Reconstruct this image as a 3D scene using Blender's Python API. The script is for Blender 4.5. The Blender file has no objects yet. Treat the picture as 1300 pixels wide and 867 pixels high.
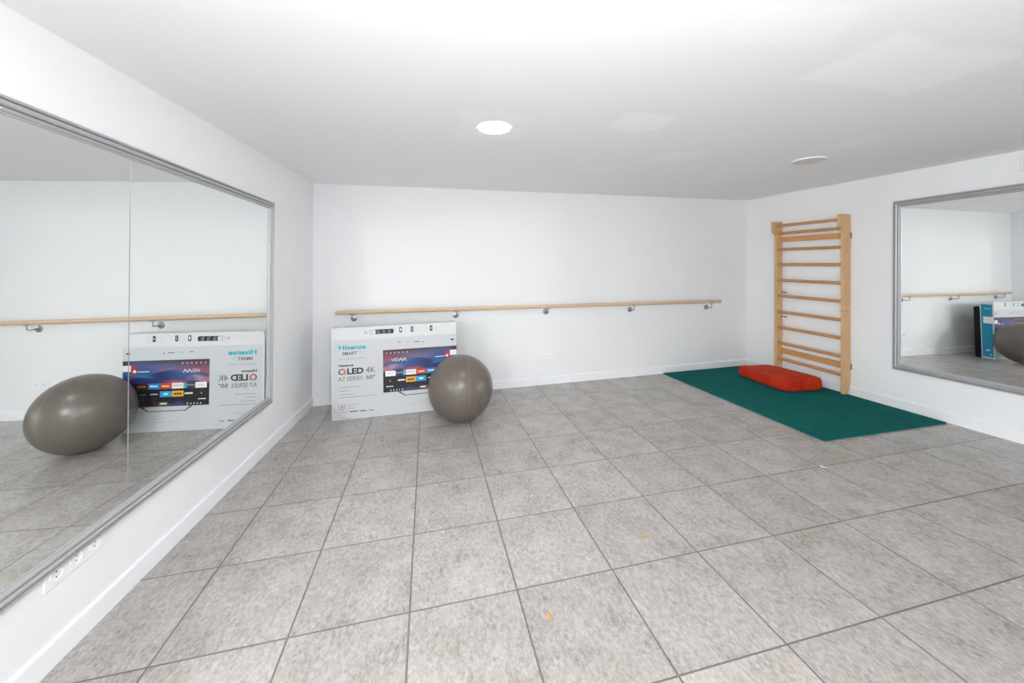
import bpy, bmesh, math, random
from mathutils import Vector, Matrix, Euler

random.seed(7)
PI = math.pi
sc = bpy.context.scene
COL = sc.collection

# ------------------------------------------------------------------ colour management
sc.view_settings.view_transform = 'Standard'
sc.view_settings.look = 'None'
sc.view_settings.gamma = 1.0
sc.view_settings.use_curve_mapping = False
sc.view_settings.exposure = 0.11
sc.cycles.use_denoising = True
sc.cycles.use_adaptive_sampling = False
sc.cycles.max_bounces = 16
sc.cycles.diffuse_bounces = 10
sc.cycles.glossy_bounces = 10
sc.cycles.caustics_reflective = True
sc.cycles.sample_clamp_indirect = 100.0
sc.cycles.blur_glossy = 0.0
try:
    sc.cycles.use_guiding = True
    sc.cycles.guiding_training_samples = 64
    sc.cycles.use_surface_guiding = True
    sc.cycles.surface_guiding_probability = 0.7
    sc.cycles.guiding_directional_sampling_type = 'RIS'
except Exception:
    pass


def lin(r, g, b):
    def f(c):
        c /= 255.0
        return c / 12.92 if c <= 0.04045 else ((c + 0.055) / 1.055) ** 2.4
    return (f(r), f(g), f(b), 1.0)


# ------------------------------------------------------------------ mesh helpers
def obj(name, bm, mat, parent=None, smooth=False, bevel=0.0, seg=2, angle=40):
    me = bpy.data.meshes.new(name)
    bmesh.ops.recalc_face_normals(bm, faces=bm.faces[:])
    bm.to_mesh(me)
    bm.free()
    mats = mat if isinstance(mat, (list, tuple)) else [mat]
    for m in mats:
        me.materials.append(m)
    o = bpy.data.objects.new(name, me)
    COL.objects.link(o)
    if parent:
        o.parent = parent
    if smooth:
        for p in me.polygons:
            p.use_smooth = True
    if bevel:
        md = o.modifiers.new('bevel', 'BEVEL')
        md.width = bevel
        md.segments = seg
        md.limit_method = 'ANGLE'
        md.angle_limit = math.radians(angle)
    return o


def thing(name, label, cat, loc=(0, 0, 0), rz=0.0, group=None):
    o = bpy.data.objects.new(name, None)
    o.empty_display_size = 0.1
    COL.objects.link(o)
    o.location = loc
    o.rotation_euler = (0, 0, rz)
    tag(o, label, cat, group)
    return o


def tag(o, label, cat, group=None):
    o['label'] = label
    o['category'] = cat
    if group:
        o['group'] = group
    return o


def box(bm, x0, x1, y0, y1, z0, z1, mi=0):
    vs = [bm.verts.new(p) for p in ((x0, y0, z0), (x1, y0, z0), (x1, y1, z0), (x0, y1, z0),
                                    (x0, y0, z1), (x1, y0, z1), (x1, y1, z1), (x0, y1, z1))]
    for f in ((0, 3, 2, 1), (4, 5, 6, 7), (0, 1, 5, 4), (1, 2, 6, 5), (2, 3, 7, 6), (3, 0, 4, 7)):
        bm.faces.new([vs[i] for i in f]).material_index = mi
    return vs


def prism(bm, poly, axis, a, b, mi=0):
    """poly: 2-D points; axis 'x','y','z' = extrusion axis; remaining axes in cyclic xyz order."""
    def P(p, t):
        if axis == 'x':
            return (t, p[0], p[1])
        if axis == 'y':
            return (p[0], t, p[1])
        return (p[0], p[1], t)
    A = [bm.verts.new(P(p, a)) for p in poly]
    B = [bm.verts.new(P(p, b)) for p in poly]
    n = len(poly)
    bm.faces.new(A).material_index = mi
    bm.faces.new(B[::-1]).material_index = mi
    for i in range(n):
        bm.faces.new([A[i], B[i], B[(i + 1) % n], A[(i + 1) % n]]).material_index = mi


def cyl(bm, p0, p1, r0, r1=None, n=24, mi=0):
    p0, p1 = Vector(p0), Vector(p1)
    r1 = r0 if r1 is None else r1
    d = (p1 - p0).normalized()
    a = d.orthogonal().normalized()
    b = d.cross(a)
    A, B = [], []
    for i in range(n):
        t = 2 * PI * i / n
        w = a * math.cos(t) + b * math.sin(t)
        A.append(bm.verts.new(p0 + w * r0))
        B.append(bm.verts.new(p1 + w * r1))
    bm.faces.new(A[::-1]).material_index = mi
    bm.faces.new(B).material_index = mi
    for i in range(n):
        bm.faces.new([A[i], A[(i + 1) % n], B[(i + 1) % n], B[i]]).material_index = mi


def lathe(bm, prof, n=48, mi=0, center=(0, 0, 0), axis='z'):
    """prof: (radius, height) list, closed on the axis where radius == 0."""
    cx, cy, cz = center
    rings = []
    for r, h in prof:
        if r == 0:
            p = (cx, cy, cz + h) if axis == 'z' else (cx, cy + h, cz)
            rings.append([bm.verts.new(p)])
        else:
            ring = []
            for i in range(n):
                t = 2 * PI * i / n
                if axis == 'z':
                    ring.append(bm.verts.new((cx + r * math.cos(t), cy + r * math.sin(t), cz + h)))
                else:
                    ring.append(bm.verts.new((cx + r * math.cos(t), cy + h, cz + r * math.sin(t))))
            rings.append(ring)
    for A, B in zip(rings, rings[1:]):
        for i in range(n):
            j = (i + 1) % n
            if len(A) == 1 and len(B) == 1:
                continue
            if len(A) == 1:
                f = [A[0], B[i], B[j]]
            elif len(B) == 1:
                f = [A[i], A[j], B[0]]
            else:
                f = [A[i], A[j], B[j], B[i]]
            bm.faces.new(f).material_index = mi


def tube(bm, pts, r, n=12, mi=0):
    pts = [Vector(p) for p in pts]
    rings = []
    for k, p in enumerate(pts):
        d = (pts[min(k + 1, len(pts) - 1)] - pts[max(k - 1, 0)]).normalized()
        a = Vector((0.31, 0.77, 0.56)).cross(d).normalized()
        b = d.cross(a)
        rings.append([bm.verts.new(p + (a * math.cos(2 * PI * i / n) + b * math.sin(2 * PI * i / n)) * r) for i in range(n)])
    for A, B in zip(rings, rings[1:]):
        for i in range(n):
            bm.faces.new([A[i], A[(i + 1) % n], B[(i + 1) % n], B[i]]).material_index = mi
    bm.faces.new(rings[0][::-1])
    bm.faces.new(rings[-1])


# ------------------------------------------------------------------ material helpers
class NT:
    def __init__(self, name):
        self.m = bpy.data.materials.new(name)
        self.m.use_nodes = True
        self.t = self.m.node_tree
        self.b = self.t.nodes['Principled BSDF']

    def n(self, typ, **kw):
        x = self.t.nodes.new(typ)
        for k, v in kw.items():
            setattr(x, k, v)
        return x

    def l(self, a, b):
        self.t.links.new(a, b)

    def math(self, op, a, b=None, c=None, clamp=False):
        x = self.n('ShaderNodeMath', operation=op)
        x.use_clamp = clamp
        for i, v in enumerate((a, b, c)):
            if v is None:
                continue
            if isinstance(v, (int, float)):
                x.inputs[i].default_value = v
            else:
                self.l(v, x.inputs[i])
        return x.outputs[0]

    def mix(self, fac, a, b, blend='MIX'):
        x = self.n('ShaderNodeMix', data_type='RGBA', blend_type=blend)
        if isinstance(fac, (int, float)):
            x.inputs[0].default_value = fac
        else:
            self.l(fac, x.inputs[0])
        for i, v in ((6, a), (7, b)):
            if isinstance(v, tuple):
                x.inputs[i].default_value = v
            else:
                self.l(v, x.inputs[i])
        return x.outputs[2]

    def coords(self, kind='Object'):
        return self.n('ShaderNodeTexCoord').outputs[kind]

    def mapping(self, vec, scale=(1, 1, 1), rot=(0, 0, 0), loc=(0, 0, 0)):
        x = self.n('ShaderNodeMapping')
        x.inputs['Scale'].default_value = scale
        x.inputs['Rotation'].default_value = rot
        x.inputs['Location'].default_value = loc
        self.l(vec, x.inputs['Vector'])
        return x.outputs[0]

    def noise(self, vec, scale, detail=4, rough=0.55, dist=0.0, out='Fac'):
        x = self.n('ShaderNodeTexNoise')
        x.inputs['Scale'].default_value = scale
        x.inputs['Detail'].default_value = detail
        x.inputs['Roughness'].default_value = rough
        x.inputs['Distortion'].default_value = dist
        self.l(vec, x.inputs['Vector'])
        return x.outputs[out]

    def ramp(self, fac, stops):
        x = self.n('ShaderNodeValToRGB')
        el = x.color_ramp.elements
        while len(el) < len(stops):
            el.new(0.5)
        for e, (p, c) in zip(el, stops):
            e.position = p
            e.color = c if isinstance(c, tuple) else (c, c, c, 1)
        self.l(fac, x.inputs[0])
        return x.outputs[0]

    def bump(self, h, strength, dist=0.01):
        x = self.n('ShaderNodeBump')
        x.inputs['Strength'].default_value = strength
        x.inputs['Distance'].default_value = dist
        self.l(h, x.inputs['Height'])
        self.l(x.outputs[0], self.b.inputs['Normal'])

    def set(self, color=None, rough=None, metal=None, spec=None):
        for k, v in (('Base Color', color), ('Roughness', rough), ('Metallic', metal), ('Specular IOR Level', spec)):
            if v is None:
                continue
            if isinstance(v, (int, float, tuple)):
                self.b.inputs[k].default_value = v
            else:
                self.l(v, self.b.inputs[k])
        return self


def plain(name, col, rough=0.5, metal=0.0, spec=0.5, var=0.06, scale=30.0, bump=0.0):
    """flat colour with a slight procedural mottling"""
    k = NT(name)
    v = k.coords()
    nz = k.noise(v, scale, 3)
    c2 = tuple(c * (1 - var) for c in col[:3]) + (1,)
    k.set(k.mix(nz, c2, col), rough, metal, spec)
    if bump:
        k.bump(nz, bump, 0.002)
    return k.m


WALL = (0.782, 0.788, 0.80, 1)


def wall_mat(name):
    k = NT(name)
    v = k.coords()
    a = k.noise(v, 1.3, 3)
    fine = k.noise(v, 160, 3)
    k.set(k.mix(k.ramp(a, [(0.35, 0.0), (0.65, 1.0)]), (0.765, 0.771, 0.784, 1), WALL), 0.55, 0, 0.3)
    k.bump(fine, 0.06, 0.002)
    return k.m


M_WALL = wall_mat('white wall paint')
M_BASE = plain('white skirting paint', (0.80, 0.81, 0.83, 1), 0.35, spec=0.4, var=0.03)


def ceiling_mat():
    k = NT('ceiling paint')
    v = k.coords()
    sep = k.n('ShaderNodeSeparateXYZ')
    wob = k.noise(v, 3.5, 4, 0.6, out='Color')
    off = k.n('ShaderNodeVectorMath', operation='MULTIPLY_ADD')
    k.l(wob, off.inputs[0])
    off.inputs[1].default_value = (0.18, 0.18, 0)
    k.l(v, off.inputs[2])
    k.l(off.outputs[0], sep.inputs[0])
    X, Y = sep.outputs[0], sep.outputs[1]
    # repainted patches, then a lighter area round the downlight: centre x, y, half length, half width, angle, strength
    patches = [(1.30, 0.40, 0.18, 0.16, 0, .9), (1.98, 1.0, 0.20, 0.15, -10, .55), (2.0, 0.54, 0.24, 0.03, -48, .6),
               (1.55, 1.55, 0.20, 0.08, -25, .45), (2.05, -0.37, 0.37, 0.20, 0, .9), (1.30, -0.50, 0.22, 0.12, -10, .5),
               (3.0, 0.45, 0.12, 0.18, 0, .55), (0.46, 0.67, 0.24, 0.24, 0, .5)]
    acc = None
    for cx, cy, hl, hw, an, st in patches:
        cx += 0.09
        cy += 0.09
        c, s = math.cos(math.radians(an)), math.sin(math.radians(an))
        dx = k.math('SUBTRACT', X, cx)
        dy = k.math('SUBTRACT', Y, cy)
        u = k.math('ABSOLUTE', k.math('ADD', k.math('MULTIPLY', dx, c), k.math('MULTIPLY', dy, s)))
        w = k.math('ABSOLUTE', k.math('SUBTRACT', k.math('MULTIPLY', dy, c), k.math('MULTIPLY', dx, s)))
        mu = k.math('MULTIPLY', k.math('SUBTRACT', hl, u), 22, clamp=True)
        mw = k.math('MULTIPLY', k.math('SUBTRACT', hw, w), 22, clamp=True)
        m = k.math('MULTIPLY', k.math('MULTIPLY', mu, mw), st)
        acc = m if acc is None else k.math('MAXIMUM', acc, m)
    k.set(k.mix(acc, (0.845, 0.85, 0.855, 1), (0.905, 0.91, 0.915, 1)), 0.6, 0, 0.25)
    k.bump(k.noise(v, 120, 3), 0.05, 0.002)
    return k.m


TILE = 0.45


def floor_mat():
    k = NT('grey stone look floor tiles')
    v = k.coords()
    sep = k.n('ShaderNodeSeparateXYZ')
    k.l(v, sep.inputs[0])
    sx = k.math('DIVIDE', sep.outputs[0], TILE)
    sy = k.math('DIVIDE', sep.outputs[1], TILE)
    ix = k.math('FLOOR', k.math('ADD', sx, 0.5))
    fx = k.math('MULTIPLY', k.math('ABSOLUTE', k.math('SUBTRACT', sx, ix)), TILE)   # distance to nearest joint
    iy = k.math('FLOOR', k.math('ADD', sy, 0.5))
    fy = k.math('MULTIPLY', k.math('ABSOLUTE', k.math('SUBTRACT', sy, iy)), TILE)
    # per-tile offset
    cell = k.n('ShaderNodeCombineXYZ')
    k.l(k.math('FLOOR', sx), cell.inputs[0])
    k.l(k.math('FLOOR', sy), cell.inputs[1])
    wn = k.n('ShaderNodeTexWhiteNoise', noise_dimensions='3D')
    k.l(cell.outputs[0], wn.inputs[0])
    off = k.n('ShaderNodeVectorMath', operation='MULTIPLY_ADD')
    k.l(wn.outputs['Color'], off.inputs[0])
    off.inputs[1].default_value = (7, 7, 7)
    k.l(v, off.inputs[2])
    tv = off.outputs[0]
    big = k.noise(tv, 7, 4, 0.6)
    mid = k.noise(k.mapping(tv, scale=(1.0, 0.62, 1)), 62, 5, 0.68)
    fine = k.noise(k.mapping(tv, scale=(1.15, 0.5, 1)), 160, 3, 0.7)
    sum1 = k.math('ADD', k.math('MULTIPLY', mid, 0.62), k.math('MULTIPLY', fine, 0.38))
    sum2 = k.math('ADD', k.math('MULTIPLY', sum1, 0.72), k.math('MULTIPLY', big, 0.28))
    col = k.ramp(sum2, [(0.32, (0.20, 0.178, 0.164, 1)), (0.43, (0.345, 0.318, 0.300, 1)),
                        (0.53, (0.455, 0.443, 0.434, 1)), (0.66, (0.575, 0.573, 0.572, 1))])
    pink = k.noise(tv, 14, 4, 0.6)
    col = k.mix(k.ramp(pink, [(0.50, 0.0), (0.72, 0.42)]), col, (0.39, 0.310, 0.268, 1), 'MIX')
    tone = k.math('MULTIPLY_ADD', wn.outputs['Value'], 0.10, 0.80)
    tn = k.n('ShaderNodeMix', data_type='RGBA', blend_type='MULTIPLY')
    tn.inputs[0].default_value = 1.0
    k.l(col, tn.inputs[6])
    cc = k.n('ShaderNodeCombineXYZ')
    for i, f_ in enumerate((1.0, 0.978, 0.957)):
        k.l(k.math('MULTIPLY', tone, f_), cc.inputs[i])
    k.l(cc.outputs[0], tn.inputs[7])
    col = tn.outputs[2]
    d = k.math('MINIMUM', fx, k.math('MULTIPLY', fy, 1.15))
    joint = k.math('LESS_THAN', d, 0.0032)
    inner = k.math('LESS_THAN', d, 0.0007)
    brk = k.noise(v, 5, 3)
    dark = k.mix(k.ramp(brk, [(0.35, 0.0), (0.7, 0.8)]), (0.035, 0.028, 0.025, 1), (0.12, 0.092, 0.08, 1))
    col = k.mix(joint, col, dark)
    col = k.mix(inner, col, (0.30, 0.275, 0.26, 1))
    k.set(col, k.mix(joint, k.ramp(mid, [(0.3, 0.27), (0.7, 0.17)]), (0.7, 0.7, 0.7, 1)), 0, 0.5)
    h = k.math('ADD', k.math('MULTIPLY', sum1, 0.25), k.math('MULTIPLY', d, 250, clamp=True))
    k.bump(h, 0.12, 0.002)
    return k.m


def wood_mat(name, light, dark, axis=(1, 1, 1), rough=0.45):
    k = NT(name)
    v = k.coords()
    g = k.noise(k.mapping(v, scale=axis), 6, 6, 0.6, 0.6)
    f = k.noise(k.mapping(v, scale=tuple(a * 5 for a in axis)), 8, 4, 0.6)
    c = k.mix(k.ramp(g, [(0.35, 0.0), (0.62, 1.0)]), dark, light)
    c = k.mix(k.ramp(f, [(0.35, 0.22), (0.6, 0.0)]), c, tuple(x * 0.62 for x in dark[:3]) + (1,))
    k.set(c, rough, 0, 0.4)
    k.bump(g, 0.05, 0.001)
    return k.m


M_POST = wood_mat('pine post', (0.66, 0.43, 0.225, 1), (0.58, 0.345, 0.16, 1), (14, 14, 1.0))
M_RUNG = wood_mat('turned beech rung', (0.56, 0.30, 0.12, 1), (0.42, 0.20, 0.068, 1), (1.0, 14, 14))
M_SLAT = wood_mat('oiled pine board', (0.60, 0.325, 0.115, 1), (0.49, 0.235, 0.07, 1), (1.0, 14, 14))
M_BARRE = wood_mat('pale beech barre', (0.70, 0.51, 0.345, 1), (0.62, 0.42, 0.265, 1), (0.8, 14, 14), 0.4)
M_STEEL = plain('brushed steel', (0.42, 0.44, 0.46, 1), 0.35, 0.9, var=0.2, scale=60)
M_BOLT = plain('dark steel bolt', (0.12, 0.12, 0.125, 1), 0.45, 0.8)
M_PLUG = plain('white plastic washer', (0.80, 0.78, 0.74, 1), 0.5)


def frame_mat():
    k = NT('silver painted frame')
    v = k.coords()
    a = k.noise(k.mapping(v, scale=(3, 3, 3)), 5, 4, 0.6)
    f = k.noise(v, 140, 3)
    c = k.mix(a, (0.40, 0.40, 0.41, 1), (0.46, 0.46, 0.47, 1))
    k.set(c, k.ramp(f, [(0.3, 0.34), (0.7, 0.48)]), 0.35, 0.5)
    k.bump(f, 0.015, 0.001)
    return k.m


def mirror_mat():
    k = NT('silvered mirror glass')
    k.set((0.885, 0.91, 0.90, 1), 0.0, 1.0)
    nz = k.noise(k.coords(), 0.9, 2)
    k.set(k.mix(nz, (0.88, 0.905, 0.895, 1), (0.895, 0.915, 0.908, 1)))
    return k.m


M_FRAME = frame_mat()
M_MIRROR = mirror_mat()
M_GLASSEDGE = plain('ground glass edge', (0.50, 0.49, 0.46, 1), 0.18, 0.85, 0.8)

# ------------------------------------------------------------------ the room
AL, OL = 0.04559, -1.24749      # left wall  x = OL + AL*y
AB, OB = 0.01228, 2.67655       # far wall   y = OB + AB*x
AR, OR = -0.00919, 4.47286      # right wall x = OR + AR*y
YF = -4.3                       # wall behind the viewer
FX, FY = 0.01913, -0.02852      # floor tilt fitted so projected tiles line up with image pixels
GX, GY, HC = 0.01002, 0.01235, 2.24647  # ceiling tilt and height, fitted to image pixels as well


def xl(y): return OL + AL * y
def yb(x): return OB + AB * x
def xr(y): return OR + AR * y
def fz(x, y): return FX * x + FY * y
def cz(x, y): return HC + GX * x + GY * y


FLT = Vector((0, 0, 1)).rotation_difference(Vector((-FX, -FY, 1)).normalized()).to_matrix().to_4x4()
CLT = Vector((0, 0, 1)).rotation_difference(Vector((-GX, -GY, 1)).normalized()).to_matrix().to_4x4()


def on_floor(o, x, y, rz=0.0, h=0.0):
    o.matrix_world = Matrix.Translation((x, y, fz(x, y) + h)) @ FLT @ Matrix.Rotation(rz, 4, 'Z')
    return o


xc = (OL + AL * OB) / (1 - AL * AB)
LB = Vector((xc, yb(xc)))
xc = (OR + AR * OB) / (1 - AR * AB)
RB = Vector((xc, yb(xc)))
LF = Vector((xl(YF), YF))
RF = Vector((xr(YF), YF))


def struct(o):
    o['kind'] = 'structure'
    return o


Z0, Z1 = -0.32, 2.42


def slab_wall(name, a, b, out, mat=M_WALL):
    bm = bmesh.new()
    prism(bm, [tuple(a), tuple(b), (b[0] + out[0], b[1] + out[1]), (a[0] + out[0], a[1] + out[1])], 'z', Z0, Z1)
    return struct(obj(name, bm, mat))


def sloped(name, fn, t, mat):
    bm = bmesh.new()
    x0, x1, y0, y1 = -2.0, 5.2, YF - 0.25, 3.1
    vs = []
    for dz in (0, t):
        vs += [bm.verts.new((x, y, fn(x, y) + dz)) for x, y in ((x0, y0), (x1, y0), (x1, y1), (x0, y1))]
    for f in ((0, 1, 2, 3), (4, 5, 6, 7), (0, 1, 5, 4), (1, 2, 6, 5), (2, 3, 7, 6), (3, 0, 4, 7)):
        bm.faces.new([vs[i] for i in f])
    return struct(obj(name, bm, mat))


T = 0.12
sloped('floor', fz, -0.12, floor_mat())
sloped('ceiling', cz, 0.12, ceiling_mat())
slab_wall('wall_right', RF + Vector((0, -T)), RB + Vector((0, T)), (T, 0))
slab_wall('wall_back', LB, RB, (0, T))
slab_wall('wall_front', LF, RF, (0, -T))
# unseen window behind the viewer, added in the left wall for fill light
WY0, WY1, WZ0, WZ1 = -3.25, -1.95, 0.85, 2.05
bm = bmesh.new()
for a, b, c, d in ((YF - T, WY0, Z0, Z1), (WY1, LB.y + T, Z0, Z1), (WY0, WY1, Z0, WZ0), (WY0, WY1, WZ1, Z1)):
    prism(bm, [(xl(a), a), (xl(b), b), (xl(b) - T, b), (xl(a) - T, a)], 'z', c, d)
struct(obj('wall_left', bm, M_WALL))
FILL_WIN = struct(bpy.data.objects.new('fill_window_1', None))
COL.objects.link(FILL_WIN)
FILL_WIN.location = (xl(WY0), WY0, WZ0)
FILL_WIN.rotation_euler = (0, 0, math.atan2(1, AL))
ww, wh = (WY1 - WY0) * math.sqrt(1 + AL * AL), WZ1 - WZ0
bm = bmesh.new()
for a, b, c, d in ((0, ww, 0, 0.05), (0, ww, wh - 0.05, wh), (0, 0.05, 0.05, wh - 0.05), (ww - 0.05, ww, 0.05, wh - 0.05)):
    box(bm, a, b, 0.05, 0.10, c, d)
obj('fill_window_frame', bm, M_BASE, FILL_WIN, bevel=0.004)


def baseboard(name, a, b, inn):
    a, b, inn = Vector(a), Vector(b), Vector(inn).normalized()
    prof = [(0, 0), (0.013, 0), (0.013, 0.084), (0.011, 0.091), (0.006, 0.0945), (0, 0.0945)]
    bm = bmesh.new()
    A, B = [], []
    for d, z in prof:
        for L, c in ((A, a), (B, b)):
            x, y = c.x + inn.x * d, c.y + inn.y * d
            L.append(bm.verts.new((x, y, fz(x, y) + z)))
    n = len(prof)
    for i in range(n):
        bm.faces.new([A[i], B[i], B[(i + 1) % n], A[(i + 1) % n]])
    bm.faces.new(A)
    bm.faces.new(B)
    return struct(obj(name, bm, M_BASE))


baseboard('baseboard_left', LF, LB, (1, -AL))
baseboard('baseboard_back', LB, RB, (AB, -1))
baseboard('baseboard_right', RF, RB, (-1, AR))

# ------------------------------------------------------------------ wall mirrors
FPROF = [(0.0, 0.0), (0.0, 0.016), (0.004, 0.020), (0.009, 0.0195), (0.0115, 0.0165), (0.0125, 0.007), (0.0155, 0.007),
         (0.0165, 0.0175), (0.020, 0.0255), (0.024, 0.0295), (0.031, 0.030), (0.036, 0.0265), (0.0375, 0.0135), (0.0405, 0.0135),
         (0.042, 0.0205), (0.048, 0.018), (0.053, 0.011), (0.057, 0.010), (0.057, 0.003)]


def wall_mirror(root, quad, splits, fw, gap):
    """quad: outer corners (s,z) bl, br, tr, tl in the wall's frame; X along the wall, Y into the room"""
    Q = [Vector(q) for q in quad]

    def inset(d):
        out = []
        n = 4
        for i in range(n):
            p, q, r = Q[i - 1], Q[i], Q[(i + 1) % n]
            e1 = (q - p).normalized()
            e2 = (r - q).normalized()
            n1 = Vector((-e1.y, e1.x))
            n2 = Vector((-e2.y, e2.x))
            # intersection of the two offset lines
            a = q + n1 * d
            b = q + n2 * d
            den = e1.x * e2.y - e1.y * e2.x
            t = ((b.x - a.x) * e2.y - (b.y - a.y) * e2.x) / den
            out.append(a + e1 * t)
        return out
    bm = bmesh.new()
    rings = []
    sc_ = fw / 0.057
    for k, (w, d) in enumerate(FPROF):
        rings.append([bm.verts.new((c.x, d if k else gap(c.x, c.y), c.y)) for c in inset(w * sc_)])
    for A, B in zip(rings, rings[1:]):
        for i in range(4):
            bm.faces.new([A[i], A[(i + 1) % 4], B[(i + 1) % 4], B[i]])
    for i in range(4):
        bm.faces.new([rings[0][i], rings[-1][i], rings[-1][(i + 1) % 4], rings[0][(i + 1) % 4]])
    obj('frame', bm, M_FRAME, root)
    # glass panels
    G = inset(fw * 0.95)
    bl, br, tr, tl = G

    def at(u, v):
        b = bl.lerp(br, u)
        t = tl.lerp(tr, u)
        return b.lerp(t, v)
    us = [0.0] + splits + [1.0]
    W = (br - bl).length
    for k in range(len(us) - 1):
        g0 = 0.0006 / W if k else 0
        g1 = 0.0006 / W if k < len(us) - 2 else 0
        a, b = us[k] + g0, us[k + 1] - g1
        bv = 0.0022 / W
        bm = bmesh.new()
        d0, d1 = 0.003, 0.006
        cor = [(a, 0), (b, 0), (b, 1), (a, 1)]
        inn = [(a + (bv if k else 0), 0), (b - (bv if k < len(us) - 2 else 0), 0), (b - (bv if k < len(us) - 2 else 0), 1), (a + (bv if k else 0), 1)]
        F = [bm.verts.new((at(*c).x, d1, at(*c).y)) for c in inn]
        E = [bm.verts.new((at(*c).x, d1 - 0.002, at(*c).y)) for c in cor]
        Bk = [bm.verts.new((at(*c).x, d0, at(*c).y)) for c in cor]
        bm.faces.new(F)
        bm.faces.new(Bk[::-1])
        for i in range(4):
            j = (i + 1) % 4
            if (F[i].co - E[i].co).length > 1e-6:
                f = bm.faces.new([F[i], E[i], E[j], F[j]])
                f.material_index = 1 if i in (1, 3) else 0
            f = bm.faces.new([E[i], Bk[i], Bk[j], E[j]])
            f.material_index = 1
        bmesh.ops.remove_doubles(bm, verts=bm.verts[:], dist=1e-6)
        obj('mirror_panel', bm, [M_MIRROR, M_GLASSEDGE], root)


def hang(name, label, P0, N, wall):
    """empty in the mirror's plane: X along the wall, Y into the room, Z up; wall = (normal, offset)"""
    N = Vector(N).normalized()
    Tn = Vector((N.y, -N.x, 0)).normalized()
    Zn = Tn.cross(N)
    r = thing(name, label, 'mirror')
    r.matrix_world = Matrix(((Tn.x, N.x, Zn.x, P0[0]), (Tn.y, N.y, Zn.y, P0[1]), (Tn.z, N.z, Zn.z, P0[2]), (0, 0, 0, 1)))
    nv, of = Vector(wall[0]), wall[1]

    def gap(s_, z_):
        return -(nv.dot(Vector(P0) + Tn * s_ + Zn * z_) - of) / nv.dot(N) + 0.0008
    return r, gap


ML, gL = hang('wall_mirror', 'big silver-framed mirror in two panels above the triple wall socket', (-1.1882, 0.9995, 1.2002), (0.9989, -0.0441, 0.0148), ((1, -AL, 0), OL))
wall_mirror(ML, [(-0.662, -0.883), (1.95, -0.847), (1.95, 0.759), (-0.732, 0.7047)], [0.503], 0.058, gL)
MR, gR = hang('wall_mirror', 'silver-framed mirror on the wall beside the wooden wall bars', (4.4599, 0.8, 1.2), (-0.9999, -0.0106, -0.006), ((1, -AR, 0), OR))
wall_mirror(MR, [(-2.1, -0.728), (0.3035, -0.7761), (0.2925, 0.832), (-2.1, 0.867)], [0.5], 0.060, gR)
ang = math.atan2(-1, -AL)
angr = math.atan2(1, AR)

# ------------------------------------------------------------------ barre along the far wall
B0 = Vector((-0.8815, 2.565, 0.900))
B1 = Vector((3.9200, 2.624, 0.931))
BR = thing('ballet_barre', 'pale wooden barre on steel brackets along the far wall', 'handrail', (B0.x, B0.y, 0))
O = Vector((B0.x, B0.y, 0))
bm = bmesh.new()
dirb = (B1 - B0).normalized()
cyl(bm, B0 - O, B1 - O, 0.0205, n=32)
obj('rail', bm, M_BARRE, BR, bevel=0.004, seg=2, angle=60).data.polygons.foreach_set('use_smooth', [len(p.vertices) == 4 for p in BR.children[0].data.polygons])
for px, pz in ((-0.7154, 0.8233), (0.3842, 0.827), (1.4759, 0.8384), (2.620, 0.8397), (3.7767, 0.8408)):
    wall = Vector((px, yb(px), pz))
    nrm = Vector((AB, -1, 0)).normalized()
    t = (px - B0.x) / (B1.x - B0.x)
    rp = B0.lerp(B1, t)
    bm = bmesh.new()
    arm = [wall + nrm * 0.006, wall + nrm * 0.083, wall + nrm * 0.094 + Vector((0, 0, 0.003)), wall + nrm * 0.100 + Vector((0, 0, 0.012)),
           Vector((rp.x, rp.y, rp.z - 0.018))]
    tube(bm, [p - O for p in arm], 0.0055)
    # saddle under the rail
    a = rp - dirb * 0.03 - Vector((0, 0, 0.0225)) - O
    b = rp + dirb * 0.03 - Vector((0, 0, 0.0225)) - O
    cyl(bm, a, b, 0.0055, n=10)
    br = obj('bracket', bm, M_STEEL, BR, smooth=True)
    bm = bmesh.new()
    c0 = wall - O
    prof = [(0.034, 0.0), (0.034, 0.004), (0.030, 0.008), (0.012, 0.011), (0.0, 0.011)]
    rr = []
    ax = Vector((1, AB, 0)).normalized()
    n = 28
    for r, h in prof:
        if r:
            rr.append([bm.verts.new(c0 + nrm * h + (ax * math.cos(2 * PI * i / n) + Vector((0, 0, 1)) * math.sin(2 * PI * i / n)) * r) for i in range(n)])
        else:
            rr.append([bm.verts.new(c0 + nrm * h)])
    bm.faces.new(rr[0])
    for A, Bq in zip(rr, rr[1:]):
        for i in range(n):
            j = (i + 1) % n
            bm.faces.new([A[i], A[j], Bq[0]] if len(Bq) == 1 else [A[i], A[j], Bq[j], Bq[i]])
    obj('wall_plate', bm, M_STEEL, br)

# ------------------------------------------------------------------ wooden wall bars
y0 = 1.457
angw = math.atan2(1, AR)
WB = thing('wall_bars', 'light pine wall bars with round rungs standing behind the red cushion', 'wall bars', (xr(y0), y0, 0.0), angw)
S1 = 0.783
ZT = 1.962


def post(s0, s1):
    bm = bmesh.new()
    dF, dB, dH = 0.098, 0.008, 0.146
    zj = 0.936
    zb = fz(4.38, y0 + s0) + 0.014
    prism(bm, [(dB, zb + 0.13), (dB + 0.036, zb), (dF, zb), (dF, zj - 0.0016), (dB, zj - 0.0016)], 'x', s0, s1)
    prism(bm, [(dB, zj + 0.0016), (dF, zj + 0.0016), (dF, 1.797), (dH, 1.832), (dH, ZT), (dB, ZT)], 'x', s0, s1)
    return obj('post', bm, M_POST, WB, bevel=0.003)


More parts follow.
